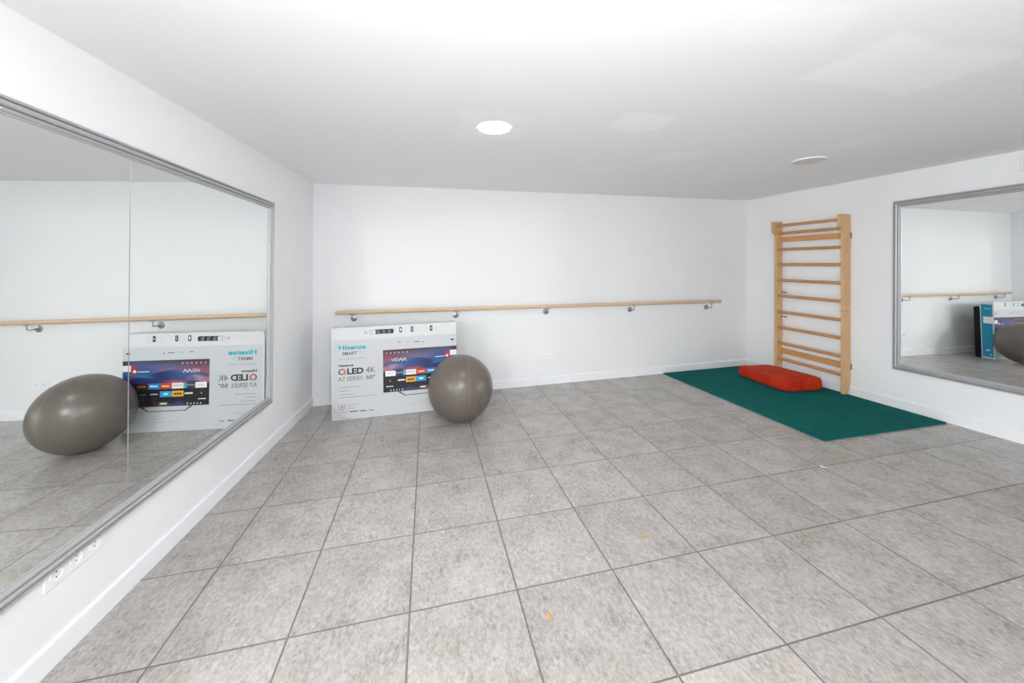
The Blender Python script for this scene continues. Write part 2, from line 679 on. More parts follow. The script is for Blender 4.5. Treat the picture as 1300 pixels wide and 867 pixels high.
post(0.0, 0.033)
post(S1 - 0.034, S1)
LR = S1 - 0.052
for z, d in ((1.906, 0.124), (1.815, 0.070), (1.613, 0.070), (1.425, 0.070), (1.229, 0.070), (1.034, 0.070), (0.834, 0.070),
             (0.641, 0.070), (0.446, 0.070), (0.252, 0.070)):
    bm = bmesh.new()
    n = 20
    prof = [(0.012, 0.0), (0.0165, 0.03), (0.0175, 0.2), (0.0175, LR - 0.2), (0.0165, LR - 0.03), (0.012, LR)]
    rings = []
    for r, h in prof:
        rings.append([bm.verts.new((0.026 + h, d + r * math.cos(2 * PI * i / n), z + r * math.sin(2 * PI * i / n))) for i in range(n)])
    for A, Bq in zip(rings, rings[1:]):
        for i in range(n):
            bm.faces.new([A[i], A[(i + 1) % n], Bq[(i + 1) % n], Bq[i]])
    bm.faces.new(rings[0])
    bm.faces.new(rings[-1][::-1])
    o = obj('rung', bm, M_RUNG, WB, smooth=True)
for z in (1.738, 0.346):
    bm = bmesh.new()
    box(bm, 0.030, S1 - 0.031, 0.024, 0.044, z - 0.031, z + 0.031)
    obj('cross_board', bm, M_SLAT, WB, bevel=0.002)
    for s0, s1 in ((-0.008, 0.001), (S1 - 0.001, S1 + 0.008)):
        bm = bmesh.new()
        box(bm, s0, s1, 0.001, 0.009, z - 0.034, z + 0.030)
        obj('wall_clip', bm, plain('brown wall clip', (0.24, 0.16, 0.11, 1), 0.5), WB, bevel=0.001)
for z in (1.080, 0.778):
    bm = bmesh.new()
    cyl(bm, (S1 - 0.034, 0.050, z), (S1 - 0.110, 0.050, z - 0.001), 0.0045, n=10)
    cyl(bm, (S1 - 0.110, 0.050, z - 0.001), (S1 - 0.118, 0.050, z - 0.001), 0.0085, n=6)
    bo = obj('bolt', bm, M_BOLT, WB)
    bm = bmesh.new()
    cyl(bm, (S1 - 0.034, 0.050, z), (S1 - 0.040, 0.050, z), 0.012, 0.010, n=16)
    obj('washer', bm, M_PLUG, bo)


# ------------------------------------------------------------------ mat
def carpet_mat():
    k = NT('green needle felt')
    v = k.coords()
    a = k.noise(v, 9, 4, 0.6)
    f = k.noise(k.mapping(v, scale=(1, 0.6, 1)), 110, 6, 0.8)
    c = k.mix(k.ramp(a, [(0.3, 0.0), (0.7, 1.0)]), (0.004, 0.122, 0.112, 1), (0.008, 0.158, 0.146, 1))
    c = k.mix(k.ramp(f, [(0.38, 0.7), (0.58, 0.0)]), c, (0.003, 0.045, 0.042, 1))
    k.set(c, 0.95, 0, 0.1)
    k.bump(f, 0.6, 0.004)
    return k.m


bm = bmesh.new()
mx = [(3.098, 2.695), (3.106, 0.722), (4.425, 0.716), (4.425, 2.712)]
ncell = 60
rows = []
for j in range(ncell + 1):
    t = j / ncell
    row = []
    for i in range(41):
        s = i / 40
        a = Vector(mx[0]).lerp(Vector(mx[1]), t)
        b = Vector(mx[3]).lerp(Vector(mx[2]), t)
        p = a.lerp(b, s)
        wob = 0.0015 * math.sin(13 * t * 3 + 2 * s) if i == 0 else 0
        row.append((p.x + wob, p.y))
    rows.append(row)
top = [[bm.verts.new((x, y, fz(x, y) + 0.0125)) for x, y in r] for r in rows]
bot = [[bm.verts.new((x, y, fz(x, y))) for x, y in r] for r in rows]
for j in range(ncell):
    for i in range(40):
        bm.faces.new([top[j][i], top[j][i + 1], top[j + 1][i + 1], top[j + 1][i]])
        bm.faces.new([bot[j][i], bot[j + 1][i], bot[j + 1][i + 1], bot[j][i + 1]])
for j in range(ncell):
    bm.faces.new([top[j][0], top[j + 1][0], bot[j + 1][0], bot[j][0]])
    bm.faces.new([top[j][40], bot[j][40], bot[j + 1][40], top[j + 1][40]])
for i in range(40):
    bm.faces.new([top[0][i], bot[0][i], bot[0][i + 1], top[0][i + 1]])
    bm.faces.new([top[ncell][i], top[ncell][i + 1], bot[ncell][i + 1], bot[ncell][i]])
tag(obj('exercise_mat', bm, carpet_mat(), bevel=0.004, seg=2, angle=50), 'dark green rectangular felt mat lying in the corner below the wall bars', 'mat')


# ------------------------------------------------------------------ cushion
def velvet_mat():
    k = NT('red orange velvet')
    v = k.coords()
    a = k.noise(v, 7, 5, 0.65, 0.8)
    f = k.noise(v, 180, 3)
    c = k.mix(k.ramp(a, [(0.38, 0.0), (0.62, 1.0)]), (0.41, 0.017, 0.007, 1), (0.50, 0.036, 0.009, 1))
    k.set(c, 0.85, 0, 0.15)
    k.b.inputs['Sheen Weight'].default_value = 0.15
    k.b.inputs['Sheen Tint'].default_value = (1.0, 0.30, 0.12, 1)
    k.b.inputs['Sheen Roughness'].default_value = 0.4
    k.bump(k.math('ADD', k.math('MULTIPLY', a, 1.0), k.math('MULTIPLY', f, 0.2)), 0.22, 0.006)
    return k.m


CA, CB, CC = Vector((3.915, 2.370)), Vector((3.845, 1.662)), Vector((4.325, 1.603))
CD = Vector((4.350, 2.320))
ctr = (CA + CC) / 2
CU = thing('cushion', 'thick red orange velvet block cushion on the green mat', 'cushion')
on_floor(CU, ctr.x, ctr.y, 0, 0.0150)
bm = bmesh.new()
hgt = 0.136
bmesh.ops.create_cube(bm, size=2.0)
bmesh.ops.subdivide_edges(bm, edges=bm.edges[:], cuts=15, use_grid_fill=True)
for v in bm.verts:
    x, y, z = v.co                      # x: across (B->C), y: along (B->A)
    p = 10.0
    nrm = (abs(x) ** p + abs(y) ** p + abs(z) ** p) ** (1 / p)
    x, y, z = x / nrm, y / nrm, z / nrm
    tz = (z + 1) / 2
    inset = 1.0 - 0.022 * tz ** 1.5     # sides lean in a little
    x *= inset
    y *= inset
    P = (CB + (CC - CB) * ((x + 1) / 2)).lerp(CA + (CD - CA) * ((x + 1) / 2), (y + 1) / 2)
    zz = hgt * tz
    zz *= 1.0 + 0.012 * math.sin(3.1 * x + 1.0) * math.cos(2.3 * y) * tz - 0.14 * max(0, (y + 1) / 2) ** 2 * tz
    crease = 0.0015 * math.sin(7 * y + 3 * x) * (1 - abs(2 * tz - 1))
    v.co = (P.x - ctr.x + crease, P.y - ctr.y, zz)
obj('cover', bm, velvet_mat(), CU, smooth=True)
bm = bmesh.new()                        # seam piping round the base
loop = []
for t in range(64):
    a = 2 * PI * t / 64
    ca, sa = math.cos(a), math.sin(a)
    e = 2 / 9
    x = math.copysign(abs(ca) ** e, ca) * 0.955
    y = math.copysign(abs(sa) ** e, sa) * 0.955
    P = (CB + (CC - CB) * ((x + 1) / 2)).lerp(CA + (CD - CA) * ((x + 1) / 2), (y + 1) / 2)
    loop.append((P.x - ctr.x, P.y - ctr.y, 0.006))
tube(bm, loop + [loop[0]], 0.0035, n=6)
obj('piping', bm, plain('dark red piping', (0.30, 0.014, 0.008, 1), 0.8), CU, smooth=True)


# ------------------------------------------------------------------ exercise ball
def ball_mat():
    k = NT('grey brown burst-resistant vinyl')
    v = k.coords()
    w = k.n('ShaderNodeTexWave', wave_type='RINGS', rings_direction='X')
    k.l(k.mapping(v, rot=(0, 0.15, 0.35)), w.inputs['Vector'])
    w.inputs['Scale'].default_value = 9.0
    w.inputs['Distortion'].default_value = 0.6
    st = k.noise(k.mapping(v, rot=(0, 0.15, 0.35), scale=(10, 0.6, 0.6)), 3, 4, 0.6)
    bl = k.noise(v, 5, 4)
    c = k.mix(bl, (0.115, 0.096, 0.082, 1), (0.128, 0.107, 0.092, 1))
    c = k.mix(k.ramp(st, [(0.54, 0.0), (0.72, 0.30)]), c, (0.235, 0.205, 0.175, 1))
    k.set(c, 0.29, 0, 0.5)
    k.bump(w.outputs['Fac'], 0.035, 0.004)
    return k.m


BALL = thing('exercise_ball', 'shiny grey brown exercise ball standing in front of the television box', 'ball')
on_floor(BALL, 0.3818, 1.8975)
Rb = 0.3020
bm = bmesh.new()
bmesh.ops.create_uvsphere(bm, u_segments=96, v_segments=64, radius=Rb)
for v in bm.verts:
    z = v.co.z
    if z < -Rb + 0.0035:               # slight flat where it rests
        v.co.z = -Rb + 0.0035
    v.co.z += Rb - 0.0035
bo = obj('ball_shell', bm, ball_mat(), BALL, smooth=True)
bm = bmesh.new()
lathe(bm, [(0.012, 0.0), (0.012, 0.002), (0.009, 0.004), (0.0, 0.004)], n=20)
vp = obj('valve_plug', bm, plain('grey plug', (0.16, 0.15, 0.14, 1), 0.5), BALL)
dv = Vector((0.55, 0.75, 0.30)).normalized()
vp.location = Vector((0, 0, Rb - 0.0035)) + dv * (Rb - 0.001)
vp.rotation_euler = dv.to_track_quat('Z', 'Y').to_euler()

# ------------------------------------------------------------------ television box
BX = thing('television_box', 'big white printed television carton standing behind the exercise ball', 'box')
on_floor(BX, -0.8183, 2.179, 0.02236)
BW, BH, BD, LZ = 1.154, 0.842, 0.143, 0.725


def board(name, col, rough=0.42):
    return plain(name, col, rough, 0, 0.4, 0.03, 9.0)


M_CARD = board('printed grey carton', (0.53, 0.545, 0.557, 1))
M_WHITE = board('white carton', (0.62, 0.626, 0.637, 1))
M_TEAL = board('teal print', (0.0, 0.24, 0.40, 1))
M_TEALINK = board('teal ink', (0.0, 0.40, 0.46, 1))
M_BLACK = board('black ink', (0.018, 0.018, 0.02, 1))
M_GREY = board('grey ink', (0.085, 0.085, 0.095, 1))
M_LGREY = board('pale grey ink', (0.30, 0.30, 0.315, 1))
M_FAINT = board('faint grey ink', (0.48, 0.485, 0.495, 1))
M_PRWHITE = board('white ink', (0.78, 0.78, 0.78, 1))
M_PINK = board('pale red ink', (0.62, 0.40, 0.38, 1))


def plane_bm(rects, y):
    bm = bmesh.new()
    for u0, u1, z0, z1 in rects:
        vs = [bm.verts.new(p) for p in ((u0, y, z0), (u1, y, z0), (u1, y, z1), (u0, y, z1))]
        bm.faces.new(vs)
    return bm


def flat(name, rects, mat, y, parent):
    o = obj(name, plane_bm(rects, y), mat, parent)
    return o


def text_bm(bm, s, u0, u1, z0, z1, y, bold=0.0, shear=0.0):
    cu = bpy.data.curves.new('t', 'FONT')
    cu.body = s
    cu.size = 1.0
    cu.offset = bold
    cu.shear = shear
    cu.resolution_u = 3
    o = bpy.data.objects.new('t', cu)
    COL.objects.link(o)
    dg = bpy.context.evaluated_depsgraph_get()
    me = bpy.data.meshes.new_from_object(o.evaluated_get(dg))
    bpy.data.objects.remove(o)
    bpy.data.curves.remove(cu)
    xs = [v.co.x for v in me.vertices]
    ys = [v.co.y for v in me.vertices]
    x0, x1, w0, w1 = min(xs), max(xs), min(ys), max(ys)
    base = len(bm.verts)
    vs = [bm.verts.new((u0 + (v.co.x - x0) / (x1 - x0) * (u1 - u0), y, z0 + (v.co.y - w0) / (w1 - w0) * (z1 - z0))) for v in me.vertices]
    for p in me.polygons:
        try:
            bm.faces.new([vs[i] for i in p.vertices])
        except ValueError:
            pass
    bpy.data.meshes.remove(me)


def dashes(u0, u1, z, h, seed, gap=0.0035):
    """unreadable small print: a run of word-sized bars"""
    rnd = random.Random(seed)
    out = []
    u = u0
    while u < u1 - 0.004:
        w = min(rnd.uniform(0.008, 0.026), u1 - u)
        out.append((u, u + w, z - h / 2, z + h / 2))
        u += w + gap
    return out


# carton body and lid
bm = bmesh.new()
box(bm, 0, BW, 0, BD, 0, LZ)
for f in bm.faces:
    f.material_index = 1
carton = obj('carton', bm, [M_CARD, M_WHITE], BX, bevel=0.002)
bm = bmesh.new()
prism(bm, [(-0.001, LZ), (BW + 0.001, LZ), (BW + 0.0005, BH - 0.012), (BW - 0.004, BH), (0.007, BH), (-0.0005, BH - 0.022)], 'y', -0.0015, BD + 0.0015)
lid = obj('lid', bm, M_WHITE, BX, bevel=0.002)
# grey printed field on the front, white margin left
fy = -0.0006
fp = flat('front_panel', [(0.012, BW, 0.006, LZ - 0.002)], M_CARD, fy, BX)
bm = bmesh.new()                        # darker curved corner at lower left
pts = [(0.0005, 0.003)]
for i in range(13):
    t = i / 12
    pts.append((0.185 * (1 - t) ** 1.35, 0.003 + 0.155 * t ** 1.35 if t else 0.003))
vs = [bm.verts.new((u, fy - 0.0004, z)) for u, z in pts]
bm.faces.new(vs)
obj('corner_print', bm, board('mid grey print', (0.45, 0.47, 0.48, 1)), BX)
ty = fy - 0.0010
# lettering
bm = bmesh.new()
text_bm(bm, 'Hisense', 0.066, 0.302, 0.6375, 0.681, ty, 0.03)
obj('brand_lettering', bm, M_TEALINK, BX)['label'] = 'teal Hisense lettering'
bm = bmesh.new()
text_bm(bm, 'SMART', 0.097, 0.226, 0.588, 0.618, ty, 0.018)
smart = obj('smart_lettering', bm, M_GREY, BX)
bm = bmesh.new()
text_bm(bm, 'TV', 0.238, 0.275, 0.590, 0.618, ty, -0.006)
obj('pale_lettering', bm, M_LGREY, BX)
bm = bmesh.new()
text_bm(bm, 'POWERED BY VIDAA', 0.067, 0.296, 0.545, 0.561, ty, 0.0)
obj('slogan_lettering', bm, M_LGREY, BX)
bm = bmesh.new()
text_bm(bm, 'Hisense', 0.063, 0.192, 0.483, 0.505, ty, 0.03)
obj('small_brand_lettering', bm, M_BLACK, BX)
bm = bmesh.new()
text_bm(bm, 'LED', 0.137, 0.281, 0.409, 0.465, ty, 0.035)
obj('bold_lettering', bm, M_BLACK, BX)
bm = bmesh.new()
text_bm(bm, '4K', 0.301, 0.386, 0.411, 0.465, ty, -0.004)
obj('resolution_lettering', bm, M_GREY, BX)
bm = bmesh.new()
text_bm(bm, 'A7 SERIES', 0.060, 0.273, 0.350, 0.388, ty, -0.004)
obj('series_lettering', bm, M_GREY, BX)
bm = bmesh.new()
text_bm(bm, '50"', 0.302, 0.382, 0.352, 0.388, ty, 0.016)
obj('size_lettering', bm, M_GREY, BX)


def vcol_mat(name, rough=0.42):
    k = NT(name)
    a = k.n('ShaderNodeVertexColor', layer_name='print')
    nz = k.noise(k.coords(), 20, 2)
    k.set(k.mix(k.math('MULTIPLY', nz, 0.06), a.outputs[0], (0.0, 0.0, 0.0, 1)), rough, 0, 0.4)
    return k.m


M_PRINT = vcol_mat('colour print')


def set_vcol(me, fn):
    ca = me.color_attributes.new('print', 'FLOAT_COLOR', 'POINT')
    for i, v in enumerate(me.vertices):
        c = fn(v.co.x, v.co.z)
        m = sum(c) / 3
        ca.data[i].color = lin(*[(m + (q - m) * 0.85) * 0.88 for q in c])


# colourful Q ring
bm = bmesh.new()
nq = 48
ri, ro = [], []
for i in range(nq):
    t = 2 * PI * i / nq
    ro.append(bm.verts.new((0.093 + 0.0325 * math.cos(t), ty, 0.4365 + 0.0285 * math.sin(t))))
    ri.append(bm.verts.new((0.093 + 0.0195 * math.cos(t), ty, 0.4365 + 0.0185 * math.sin(t))))
for i in range(nq):
    j = (i + 1) % nq
    bm.faces.new([ro[i], ro[j], ri[j], ri[i]])
vs = [bm.verts.new(p) for p in ((0.100, ty - 0.0001, 0.430), (0.110, ty - 0.0001, 0.436), (0.130, ty - 0.0001, 0.409), (0.118, ty - 0.0001, 0.407))]
bm.faces.new(vs)
qo = obj('letter_ring', bm, M_PRINT, BX)
qo['label'] = 'rainbow coloured letter Q'


def qcol(x, z):
    t = (math.degrees(math.atan2(z - 0.4365, x - 0.093)) + 360) % 360
    stops = [(0, (225, 120, 60)), (60, (215, 95, 60)), (110, (150, 70, 110)), (160, (190, 70, 80)), (200, (90, 90, 140)), (250, (40, 130, 160)), (300, (235, 140, 60)), (360, (225, 120, 60))]
    for (a, ca), (b, cb) in zip(stops, stops[1:]):
        if a <= t <= b:
            f = (t - a) / (b - a)
            return tuple(ca[i] + (cb[i] - ca[i]) * f for i in range(3))
    return (225, 120, 60)


set_vcol(qo.data, qcol)

# fine print
for i, a in enumerate(((0.066, 0.245, 0.292, 0.0065), (0.066, 0.155, 0.261, 0.0065), (0.066, 0.197, 0.228, 0.0065), (0.066, 0.380, 0.200, 0.0065),
                       (0.14, 0.26, 0.128, 0.004), (0.14, 0.20, 0.108, 0.004), (0.14, 0.20, 0.094, 0.004), (0.80, 1.02, 0.105, 0.003), (0.70, 1.05, 0.078, 0.003))):
    flat('fine_lettering', dashes(*a, i + 1), M_LGREY, ty, BX)
for i, a in enumerate(((0.160, 0.230, 0.066, 0.010), (0.249, 0.303, 0.064, 0.010), (0.330, 0.368, 0.062, 0.007), (0.588, 0.620, 0.678, 0.006),
                       (0.742, 0.796, 0.673, 0.007), (0.823, 0.833, 0.669, 0.010), (0.668, 0.690, 0.675, 0.004), (0.705, 0.716, 0.675, 0.003))):
    flat('partner_logo', dashes(*a, i + 10, 0.002), M_GREY, ty, BX)
flat('partner_logo', dashes(0.060, 0.134, 0.067, 0.014, 13, 0.002), M_PINK, ty, BX)['label'] = 'pale red row of small print'
r = [(0.060, 0.118, 0.129, 0.132), (0.060, 0.063, 0.098, 0.132), (0.115, 0.118, 0.098, 0.132), (0.060, 0.118, 0.098, 0.100),
     (0.082, 0.096, 0.108, 0.118), (0.080, 0.100, 0.088, 0.092), (0.100, 0.108, 0.112, 0.116)]
flat('television_icon', r, M_GREY, ty, BX)
flat('badge', [(1.098, 1.128, 0.667, 0.681)], M_BLACK, ty, BX)
flat('paper_label', [(1.088, BW + 0.0006, 0.520, 0.572)], M_PRWHITE, ty - 0.0012, BX)

# pictograms on the lid
ly = -0.0021
for u0, ch in ((0.609, '1'), (0.716, '2'), (0.897, '4')):
    sm = flat('step_mark', [(u0, u0 + 0.024, 0.771, 0.822)], M_BLACK, ly, lid)
    bm = bmesh.new()
    text_bm(bm, ch, u0 + 0.007, u0 + 0.018, 0.783, 0.812, ly - 0.0006, 0.01)
    obj('step_numeral', bm, M_PRWHITE, lid)
bm = bmesh.new()
pl = [(0.388, 0.767), (0.548, 0.767), (0.556, 0.775), (0.556, 0.803), (0.548, 0.810), (0.384, 0.810), (0.395, 0.790)]
bm.faces.new([bm.verts.new((u, ly, z)) for u, z in pl])
obj('handling_strip', bm, M_BLACK, lid)
for cx in (0.418, 0.468, 0.517):
    r = [(cx - 0.018, cx + 0.004, 0.797, 0.801), (cx - 0.012, cx - 0.007, 0.775, 0.795), (cx - 0.004, cx + 0.012, 0.778, 0.784), (cx + 0.004, cx + 0.010, 0.784, 0.797),
          (cx - 0.018, cx + 0.016, 0.7695, 0.7715)]
    flat('handling_pictogram', r, M_LGREY, ly - 0.0006, lid)
r = [(0.338, 0.384, 0.806, 0.809), (0.338, 0.384, 0.767, 0.770), (0.330, 0.333, 0.775, 0.802), (0.345, 0.372, 0.795, 0.798), (0.350, 0.355, 0.778, 0.795), (0.362, 0.374, 0.780, 0.783)]
flat('handling_outline', r, M_LGREY, ly, lid)
r = [(0.293, 0.297, 0.776, 0.800), (0.312, 0.316, 0.776, 0.800), (0.296, 0.313, 0.774, 0.778), (0.299, 0.305, 0.782, 0.802)]
flat('handling_outline', r, M_LGREY, ly, lid)
for a, b in ((0.64, 0.70), (0.755, 0.80), (0.825, 0.885), (0.93, 0.975)):
    r = [(a, b, 0.8145, 0.816), (a, b, 0.772, 0.7735), (b, b + 0.0015, 0.772, 0.816)]
    r += [(a + 0.012, a + 0.03, 0.792, 0.795), (a + 0.022, a + 0.026, 0.787, 0.803)]
    flat('opening_pictogram', r, M_FAINT, ly, lid)

# end panels
for side, nm in ((1, 'right'), (0, 'left')):
    xx = BW + 0.0022 if side else -0.0022
    bm = bmesh.new()
    zz = (0.022, 0.800) if side else (0.430, 0.742)
    yy = (0.016, BD - 0.012)
    vs = [bm.verts.new((xx, y, z)) for y, z in ((yy[0], zz[0]), (yy[1], zz[0]), (yy[1], zz[1]), (yy[0], zz[1]))]
    bm.faces.new(vs)
    ep = obj('end_panel', bm, M_TEAL, BX)
    ep['label'] = 'teal printed end of the carton'
    x2 = xx + (0.0008 if side else -0.0008)
    rr = []
    if side:
        rr = [(0.0, 0.110, 0.520, 0.618), (0.03, 0.10, 0.735, 0.741), (0.05, 0.085, 0.118, 0.132)]
        rr += [(0.05, 0.10, 0.105, 0.109), (0.03, 0.06, 0.060, 0.066), (0.03, 0.055, 0.048, 0.052)]
    else:
        rr = [(0.05, 0.10, 0.53, 0.58), (0.06, 0.12, 0.68, 0.69)]
    def end_rect(nm, rects, mat):
        for a, b, c, d in rects:
            bm = bmesh.new()
            bm.faces.new([bm.verts.new((x2, y, z)) for y, z in ((a, c), (b, c), (b, d), (a, d))])
            obj(nm, bm, mat, ep)
    end_rect('end_label', rr, M_PRWHITE)
    if not side:
        end_rect('edge_stripe', ((0.004, 0.013, 0.20, 0.43),), M_TEALINK)
        end_rect('end_mark', ((0.06, 0.075, 0.33, 0.345), (0.09, 0.10, 0.29, 0.31)), M_GREY)

# picture of the television on the front
U0, U1, Z0, Z1 = 0.456, BW - 0.0005, 0.211, 0.611
NU, NV = 168, 96
py = fy - 0.0010
bm = bmesh.new()
g = [[bm.verts.new((U0 + (U1 - U0) * i / NU, py, Z0 + (Z1 - Z0) * j / NV)) for i in range(NU + 1)] for j in range(NV + 1)]
for j in range(NV):
    for i in range(NU):
        bm.faces.new([g[j][i], g[j][i + 1], g[j + 1][i + 1], g[j + 1][i]])
SCR = obj('screen_picture', bm, M_PRINT, BX)
SCR['label'] = 'colour picture of a television showing its menu'


def lerp3(a, b, t):
    t = max(0.0, min(1.0, t))
    t = t * t * (3 - 2 * t)
    return tuple(a[i] + (b[i] - a[i]) * t for i in range(3))


def screen(x, z):
    u = (x - U0) / (U1 - U0)
    v = (z - Z0) / (Z1 - Z0)
    if v < 0.49 - 0.02 * math.sin(u * 6):
        c = (42, 42, 46)
        if v < 0.13 and 0.24 < u < 0.62:
            c = lerp3((42, 42, 46), (62, 76, 120), 1.4 * (0.13 - v) / 0.13 + 0.25 * math.sin(40 * u))
        if v < 0.02 and u < 0.22:
            c = (60, 60, 64)
        if v < 0.2 and u > 0.62:
            c = lerp3(c, (90, 66, 60), 0.5 + 0.5 * math.sin(34 * u))
        return c
    # sky of the menu
    top = lerp3((96, 66, 78), (92, 90, 124), u * 2.2)
    mid = lerp3((176, 88, 108), (128, 116, 168), u * 2.0)
    c = lerp3(mid, top, (v - 0.72) / 0.27)
    c = lerp3(c, (84, 64, 76), (v - 0.9) / 0.12)
    c = lerp3(c, (70, 92, 160), (u - 0.45) / 0.4 * (1.25 - abs(v - 0.75) * 3))
    # blue wave
    w1 = 0.72 + 0.08 * math.sin(3.6 * u + 0.1) - 0.18 * max(0, u - 0.35)
    if v < w1:
        c = lerp3(c, (52, 104, 176), (w1 - v) * 9)
        c = lerp3(c, (46, 62, 124), (u - 0.25) * 3)
    w2 = 0.66 - 0.10 * u + 0.02 * math.sin(9 * u)
    if v < w2 and u > 0.12:
        c = lerp3(c, (66, 58, 128), (w2 - v) * 12)
    # cyan streaks on the far side
    for k, (a, b) in enumerate(((0.63, 0.20), (0.66, 0.12), (0.60, 0.30))):
        ln = a + b * (u - 0.62)
        if u > 0.58:
            c = lerp3(c, (84, 190, 214), max(0, 1 - abs(v - ln) / 0.016) * 0.7 * min(1, (u - 0.58) * 8))
    if u > 0.66:
        c = lerp3(c, (34, 110, 186), max(0, 1 - abs(v - 0.70) / 0.13) * 0.65)
    # pink clouds
    d1 = math.hypot((u - 0.05) / 0.11, (v - 0.55) / 0.09)
    d2 = math.hypot((u - 0.15) / 0.12, (v - 0.60) / 0.085)
    d3 = math.hypot((u - 0.38) / 0.22, (v - 0.535) / 0.05)
    d4 = math.hypot((u - 0.22) / 0.09, (v - 0.59) / 0.07)
    c = lerp3(c, (206, 120, 140), 1.6 * (1.05 - d1))
    c = lerp3(c, (200, 138, 166), 1.6 * (1.0 - d2))
    c = lerp3(c, (112, 110, 176), 1.5 * (1.0 - d4))
    c = lerp3(c, (190, 82, 104), 1.5 * (1.0 - d3))
    # red disc by the profile button
    d5 = math.hypot((x - 1.066) / 0.036, (z - 0.530) / 0.055)
    c = lerp3(c, (196, 66, 84), 4 * (1.0 - d5))
    if u > 0.93 and v > 0.9:
        c = lerp3(c, (96, 62, 66), 1)
    return c


set_vcol(SCR.data, screen)
sy_ = py - 0.0008


def ngon(bm, cx, cz, r, y, n=14):
    bm.faces.new([bm.verts.new((cx + r * math.cos(2 * PI * i / n), y, cz + r * math.sin(2 * PI * i / n))) for i in range(n)])


M_PINKINK = board('pale pink ink', (0.55, 0.33, 0.34, 1))
for i in range(6):
    bm = bmesh.new()
    ngon(bm, 0.489 + 0.0375 * i, 0.5805, 0.0075, sy_)
    obj('menu_icon', bm, M_PINKINK, SCR)
bm = bmesh.new()
text_bm(bm, 'VID', 0.531, 0.598, 0.499, 0.528, sy_, -0.006)
for k in range(2):                      # the two open letters
    u = 0.603 + 0.035 * k
    for a, b in (((u, 0.499), (u + 0.016, 0.528)), ((u + 0.016, 0.528), (u + 0.032, 0.499))):
        w = 0.0032
        bm.faces.new([bm.verts.new((p[0] + s, sy_, p[1])) for p, s in ((a, -w), (a, w), (b, w), (b, -w))])
obj('menu_lettering', bm, M_PRWHITE, SCR)
bm = bmesh.new()
ngon(bm, 1.060, 0.520, 0.013, sy_)
obj('profile_button', bm, M_PRWHITE, SCR)
for i, a in enumerate(((0.945, 1.040, 0.516, 0.0075), (0.483, 0.545, 0.266, 0.008), (0.590, 0.655, 0.318, 0.014), (0.872, 0.930, 0.319, 0.008))):
    flat('menu_lettering', dashes(*a, 21 + i, 0.002), M_PRWHITE, sy_, SCR)
for i in range(5):
    bm = bmesh.new()
    u = 0.520 + 0.027 * i
    bm.faces.new([bm.verts.new(p) for p in ((u, sy_, 0.223), (u + 0.009, sy_, 0.223), (u + 0.006, sy_, 0.238), (u + 0.003, sy_, 0.238))])
    obj('menu_icon', bm, M_PRWHITE, SCR)
tiles = [(0.476, 0.570, 0.362, 0.412, (232, 232, 232)), (0.571, 0.665, 0.362, 0.412, (40, 60, 78)), (0.666, 0.760, 0.362, 0.412, (226, 226, 226)),
         (0.761, 0.855, 0.362, 0.412, (192, 78, 48)), (0.856, 0.950, 0.362, 0.412, (42, 128, 198)), (0.951, 1.045, 0.362, 0.412, (66, 46, 44)),
         (0.664, 0.758, 0.293, 0.343, (226, 166, 62)), (0.760, 0.854, 0.293, 0.343, (46, 156, 206)), (0.790, 0.866, 0.222, 0.250, (120, 84, 66))]
for u0, u1, z0, z1, c in tiles:
    t = obj('app_tile', plane_bm([(u0, u1, z0, z1)], sy_), plain('tile ink', lin(*c), 0.42, var=0.02), SCR)
ink = sy_ - 0.0008
bm = bmesh.new()
text_bm(bm, 'NETFLIX', 0.496, 0.552, 0.380, 0.394, ink, 0.0)
obj('tile_lettering', bm, M_LGREY, SCR)
bm = bmesh.new()
text_bm(bm, 'YouTube', 0.690, 0.748, 0.381, 0.396, ink, 0.0)
for a, b, c, d in [(0.680, 0.688, 0.383, 0.394)]:
    bm.faces.new([bm.verts.new(p) for p in ((a, ink, c), (b, ink, c), (b, ink, d), (a, ink, d))])
obj('tile_lettering', bm, board('dark red ink', (0.30, 0.09, 0.08, 1)), SCR)
bm = bmesh.new()
text_bm(bm, 'prime video', 0.578, 0.640, 0.381, 0.398, ink, 0.0)
obj('tile_lettering', bm, M_PRWHITE, SCR)
for i, a in enumerate(((0.782, 0.838, 0.386, 0.010), (0.872, 0.936, 0.388, 0.014), (0.790, 0.826, 0.319, 0.016), (0.80, 0.85, 0.236, 0.012))):
    flat('tile_lettering', dashes(*a, 31 + i, 0.002), M_PRWHITE, ink, SCR)
flat('tile_lettering', dashes(0.678, 0.746, 0.317, 0.018, 35, 0.002), board('brown ink', (0.16, 0.09, 0.03, 1)), ink, SCR)
flat('tile_glow', [(0.640, 0.664, 0.363, 0.411)], plain('cyan ink', lin(58, 170, 205), 0.42), ink + 0.0002, SCR)
flat('tile_lettering', dashes(0.965, 1.03, 0.388, 0.012, 36, 0.004), plain('orange ink', lin(210, 110, 60), 0.42), ink, SCR)
flat('tile_lettering', dashes(0.968, 1.02, 0.317, 0.012, 37, 0.004), plain('sea green ink', lin(50, 150, 140), 0.42), ink, SCR)
bm = bmesh.new()
bm.faces.new([bm.verts.new((u, sy_, z)) for u, z in ((0.515, 0.304), (0.529, 0.316), (0.515, 0.329))])
obj('play_mark', bm, plain('amber ink', lin(190, 130, 90), 0.42), SCR)
# printed stand of the pictured television
bm = bmesh.new()


def bar2(bm, a, b, w, y):
    a, b = Vector(a), Vector(b)
    n = Vector((-(b - a).y, (b - a).x)).normalized() * w / 2
    bm.faces.new([bm.verts.new((p.x, y, p.y)) for p in (a + n, b + n, b - n, a - n)])


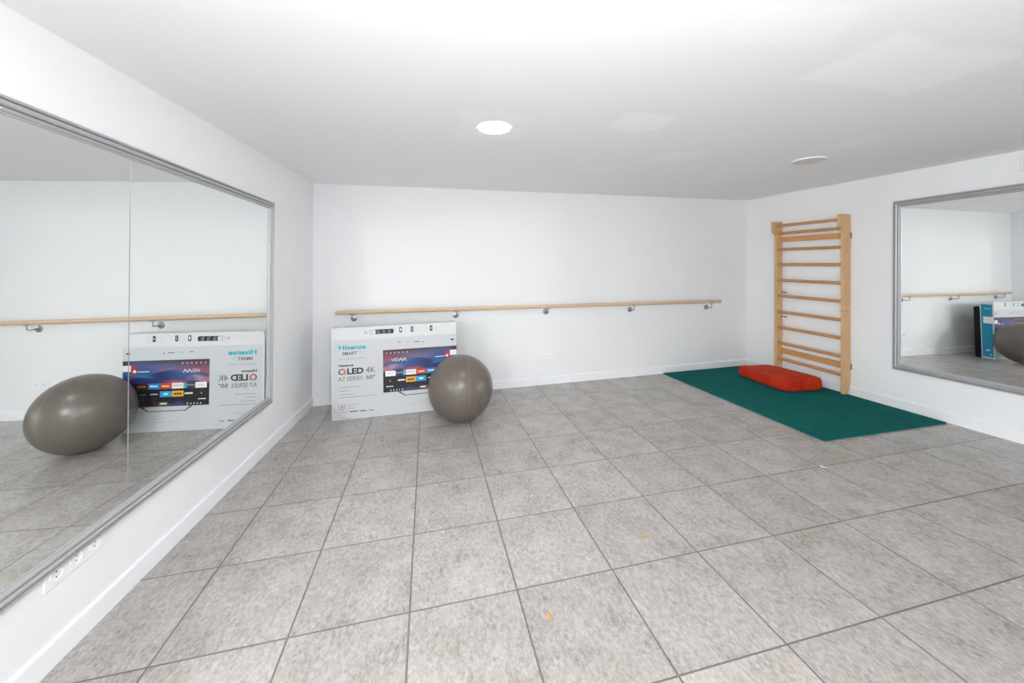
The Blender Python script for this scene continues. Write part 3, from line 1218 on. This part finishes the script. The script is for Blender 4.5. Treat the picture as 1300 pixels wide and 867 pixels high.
bar2(bm, (0.600, 0.211), (0.652, 0.171), 0.011, sy_)
bar2(bm, (0.650, 0.172), (0.950, 0.172), 0.007, sy_)
bar2(bm, (0.948, 0.172), (1.000, 0.211), 0.011, sy_)
bar2(bm, (0.597, 0.213), (0.616, 0.198), 0.018, sy_)
bar2(bm, (0.984, 0.198), (1.003, 0.213), 0.018, sy_)
obj('stand_picture', bm, board('dark grey ink', (0.12, 0.12, 0.125, 1)), BX)

# true size of the carton
for o in BX.children_recursive:
    for v in o.data.vertices:
        v.co.x *= 1.0305
        v.co.z = v.co.z * 1.0345 + 0.003 * min(1.0, max(0.0, v.co.z / 0.05))

# ------------------------------------------------------------------ dark panel stored behind the carton
bm = bmesh.new()
PN = thing('flat_panel', 'thin black panel stored upright between the television box and wall', 'panel')
on_floor(PN, -0.8183, 2.179, 0.02236)
box(bm, 0.10, 1.186, BD + 0.006, BD + 0.070, 0.0, 0.785)
obj('panel_case', bm, plain('black foam board', (0.006, 0.006, 0.007, 1), 0.6, spec=0.2), PN, bevel=0.004)
bm = bmesh.new()
box(bm, 0.098, 1.188, BD + 0.030, BD + 0.050, 0.787, 0.795)
obj('panel_edge', bm, plain('dark grey edge', (0.02, 0.02, 0.022, 1), 0.5), PN)

# ------------------------------------------------------------------ wall sockets
M_PLATE = plain('white plastic plate', (0.80, 0.80, 0.81, 1), 0.28, 0, 0.5, 0.02)
M_HOLE = plain('socket hole', (0.03, 0.03, 0.03, 1), 0.6)


def socket(label, loc, rz, n, pitch, grp):
    r = thing('wall_socket', label, 'socket', loc, rz, grp)
    w = pitch * n + 0.008
    bm = bmesh.new()
    box(bm, -w / 2, w / 2, 0.0, 0.009, -0.041, 0.041)
    obj('faceplate', bm, M_PLATE, r, bevel=0.004, seg=3)
    for k in range(n):
        cx = (k - (n - 1) / 2) * pitch
        bm = bmesh.new()
        # round recessed well with a rim
        lathe(bm, [(0.0, 0.0095), (0.0185, 0.0095), (0.020, 0.0135), (0.0235, 0.0135), (0.0245, 0.0085)], n=32, center=(cx, 0, 0), axis='y')
        ins = obj('outlet', bm, M_PLATE, r)
        bm = bmesh.new()
        for s in (-1, 1):
            cyl(bm, (cx + s * 0.0095 * (n == 2), 0.0090, s * 0.0095 * (n == 3)), (cx + s * 0.0095 * (n == 2), 0.0100, s * 0.0095 * (n == 3)), 0.0026, n=14)
        for s in ():
            box(bm, cx - 0.002, cx + 0.002, 0.0095, 0.0115, s * 0.0175 - 0.002, s * 0.0175 + 0.002)
        obj('pin_hole', bm, M_HOLE, ins)
    return r


socket('white triple wall socket low on the wall, tucked under the big mirror frame', (xl(0.160), 0.160, 0.298), ang, 3, 0.072, None)
socket('white double wall socket low on the far wall under the barre', (1.482, yb(1.482), 0.290), math.atan2(-AB, -1), 2, 0.074, None)

# ------------------------------------------------------------------ small grille high on the side wall
VG = thing('air_vent', 'small grey slatted vent above the mirror beside the wall bars', 'vent', (xr(0.2), 0.204, 2.193), angr)
bm = bmesh.new()
W2, H2 = 0.128, 0.056
for a in ((-W2, W2, -H2, -H2 + 0.012), (-W2, W2, H2 - 0.012, H2), (-W2, -W2 + 0.012, -H2, H2), (W2 - 0.012, W2, -H2, H2)):
    box(bm, a[0], a[1], 0.0, 0.012, a[2], a[3])
obj('vent_frame', bm, M_PLATE, VG, bevel=0.002)
bm = bmesh.new()
box(bm, -W2 + 0.010, W2 - 0.010, 0.0, 0.002, -H2 + 0.010, H2 - 0.010)
obj('vent_back', bm, plain('shadow grey plastic', (0.10, 0.10, 0.10, 1), 0.7), VG)
bm = bmesh.new()
for k in range(6):
    z = -H2 + 0.018 + k * 0.0152
    prism(bm, [(0.002, z + 0.006), (0.010, z - 0.002), (0.011, z), (0.003, z + 0.008)], 'x', -W2 + 0.011, W2 - 0.011)
obj('slat', bm, M_PLATE, VG)

# ------------------------------------------------------------------ ceiling lights
M_RING = plain('white lamp ring', (0.80, 0.80, 0.80, 1), 0.35, var=0.02)


def emit_mat(name, col, s):
    k = NT(name)
    k.b.inputs['Base Color'].default_value = (0.8, 0.8, 0.8, 1)
    nz = k.noise(k.coords(), 12, 2)
    k.l(k.mix(nz, col, tuple(c * 0.98 for c in col[:3]) + (1,)), k.b.inputs['Emission Color'])
    k.b.inputs['Emission Strength'].default_value = s
    return k.m


def downlight(label, x, y, r, lit):
    o = thing('ceiling_downlight', label, 'ceiling light', group='round ceiling downlights')
    o.matrix_world = Matrix.Translation((x, y, cz(x, y))) @ CLT
    bm = bmesh.new()
    h = 0.006 if lit else 0.012
    if lit:
        lathe(bm, [(r - 0.012, -0.002), (r - 0.011, -h), (r - 0.004, -h), (r, -0.003), (r, -0.0005)], n=64)
    else:
        lathe(bm, [(r - 0.006, -h + 0.001), (r - 0.005, -h), (r - 0.001, -h), (r, -h + 0.001), (r, -0.0005)], n=64)
    obj('trim_ring', bm, M_RING, o, smooth=True)
    bm = bmesh.new()
    ri_, dz_ = (r - 0.0115, -0.0042) if lit else (r - 0.0055, -0.0112)
    lathe(bm, [(0.0, dz_), (ri_, dz_), (ri_, -0.0005), (0.0, -0.0005)], n=64)
    obj('diffuser', bm, emit_mat('lit diffuser', (1, 0.985, 0.95, 1), LAMP) if lit else plain('unlit frosted diffuser', (0.66, 0.64, 0.62, 1), 0.4, var=0.02), o)


LAMP = 72.0
downlight('glowing round downlight in the ceiling above the exercise ball', 0.4638, 0.674, 0.106, True)
downlight('unlit round downlight in the ceiling near the wall bars', 3.145, 0.872, 0.118, False)

# ------------------------------------------------------------------ bits lying on the floor
M_LEAF = plain('dry orange leaf', (0.56, 0.33, 0.13, 1), 0.7, var=0.3, scale=200)
M_CHIP = plain('white plaster', (0.82, 0.80, 0.77, 1), 0.7)


def flake(name, label, x, y, rz, L, W, curl, mat, cat):
    bm = bmesh.new()
    n = 8
    up, dn = [], []
    for i in range(n + 1):
        t = i / n
        w = W * math.sin(PI * min(1, 0.08 + t * 0.92)) * (1 - 0.3 * t)
        zc = curl * (2 * t - 1) ** 2
        rowu = []
        rowd = []
        for s in (-1, -0.4, 0.4, 1):
            z = zc + curl * 0.5 * s * s
            rowu.append(bm.verts.new((L * (t - 0.5), w * s, z + 0.0018)))
            rowd.append(bm.verts.new((L * (t - 0.5), w * s, z + 0.0004)))
        up.append(rowu)
        dn.append(rowd)
    for i in range(n):
        for s in range(3):
            bm.faces.new([up[i][s], up[i + 1][s], up[i + 1][s + 1], up[i][s + 1]])
            bm.faces.new([dn[i][s], dn[i][s + 1], dn[i + 1][s + 1], dn[i + 1][s]])
        bm.faces.new([up[i][0], dn[i][0], dn[i + 1][0], up[i + 1][0]])
        bm.faces.new([up[i][3], up[i + 1][3], dn[i + 1][3], dn[i][3]])
    for k in (0, n):
        bm.faces.new([up[k][0], up[k][1], up[k][2], up[k][3], dn[k][3], dn[k][2], dn[k][1], dn[k][0]])
    o = obj(name, bm, mat, smooth=True)
    on_floor(o, x, y, rz)
    tag(o, label, cat)
    return o


flake('leaf_fragment', 'small dry orange leaf fragment lying nearer the viewer, in the middle of a tile', 0.5429, -0.1525, 1.75, 0.042, 0.0105, 0.004, M_LEAF, 'leaf')
flake('leaf_fragment', 'small pale orange leaf fragment on a tile farther from the viewer', 1.1662, 0.1555, 1.2, 0.038, 0.0110, 0.003, M_LEAF, 'leaf')
flake('leaf_fragment', 'faint tan crumb of leaf lying along a tile joint', 1.7319, 0.466, 0.2, 0.030, 0.010, 0.002, plain('tan leaf', (0.42, 0.33, 0.25, 1), 0.8), 'leaf')
flake('plaster_chip', 'tiny white chip on a tile joint in front of the green mat', 2.7108, 0.4397, -0.9, 0.034, 0.010, 0.002, M_CHIP, 'chip')

# ------------------------------------------------------------------ light
fl = bpy.data.lights.new('camera_flash', 'POINT')
fl.energy = 108
fl.color = (0.972, 0.99, 1.0)
fl.shadow_soft_size = 0.10
fo = bpy.data.objects.new('camera_flash', fl)
fo.location = (0.20, -1.68, 1.76)
COL.objects.link(fo)

# soft fill light added in the made-up window behind the viewer
wl = bpy.data.lights.new('fill_window_light', 'AREA')
wl.shape = 'RECTANGLE'
wl.size, wl.size_y = 1.18, 1.08
wl.energy = 80
wl.color = (0.95, 0.985, 1.0)
wo = bpy.data.objects.new('fill_window_light', wl)
wo.location = (xl(-2.6) - 0.02, -2.6, (WZ0 + WZ1) / 2)
wo.rotation_euler = (math.radians(90), 0, math.atan2(-1, -AL))
COL.objects.link(wo)

w = bpy.data.worlds.new('World')
w.use_nodes = True
w.node_tree.nodes['Background'].inputs[0].default_value = (0.8, 0.9, 1.0, 1)
w.node_tree.nodes['Background'].inputs[1].default_value = 1.0
sc.world = w

# ------------------------------------------------------------------ camera
F, CX, CY = 459.5421, 641.7249, 333.0371
YAW, PITCH, ROLL = 0.21194, 0.0042069, 0.003984
S = TILE
cam = bpy.data.cameras.new('camera')
cam.sensor_fit = 'HORIZONTAL'
cam.sensor_width = 36.0
cam.lens = F / 1300 * 36.0
cam.shift_x = (650 - CX) / 1300
cam.shift_y = (CY - 433.5) / 1300
cam.clip_start = 0.02
co = bpy.data.objects.new('camera', cam)
COL.objects.link(co)
fwd = Vector((math.sin(YAW) * math.cos(PITCH), math.cos(YAW) * math.cos(PITCH), math.sin(PITCH)))
right = Vector((math.cos(YAW), -math.sin(YAW), 0))
up = right.cross(fwd)
r2 = right * math.cos(ROLL) + up * math.sin(ROLL)
u2 = -right * math.sin(ROLL) + up * math.cos(ROLL)
co.matrix_world = Matrix(((r2.x, u2.x, -fwd.x, 0.0645), (r2.y, u2.y, -fwd.y, -1.5269), (r2.z, u2.z, -fwd.z, 1.4194), (0, 0, 0, 1)))
sc.camera = co
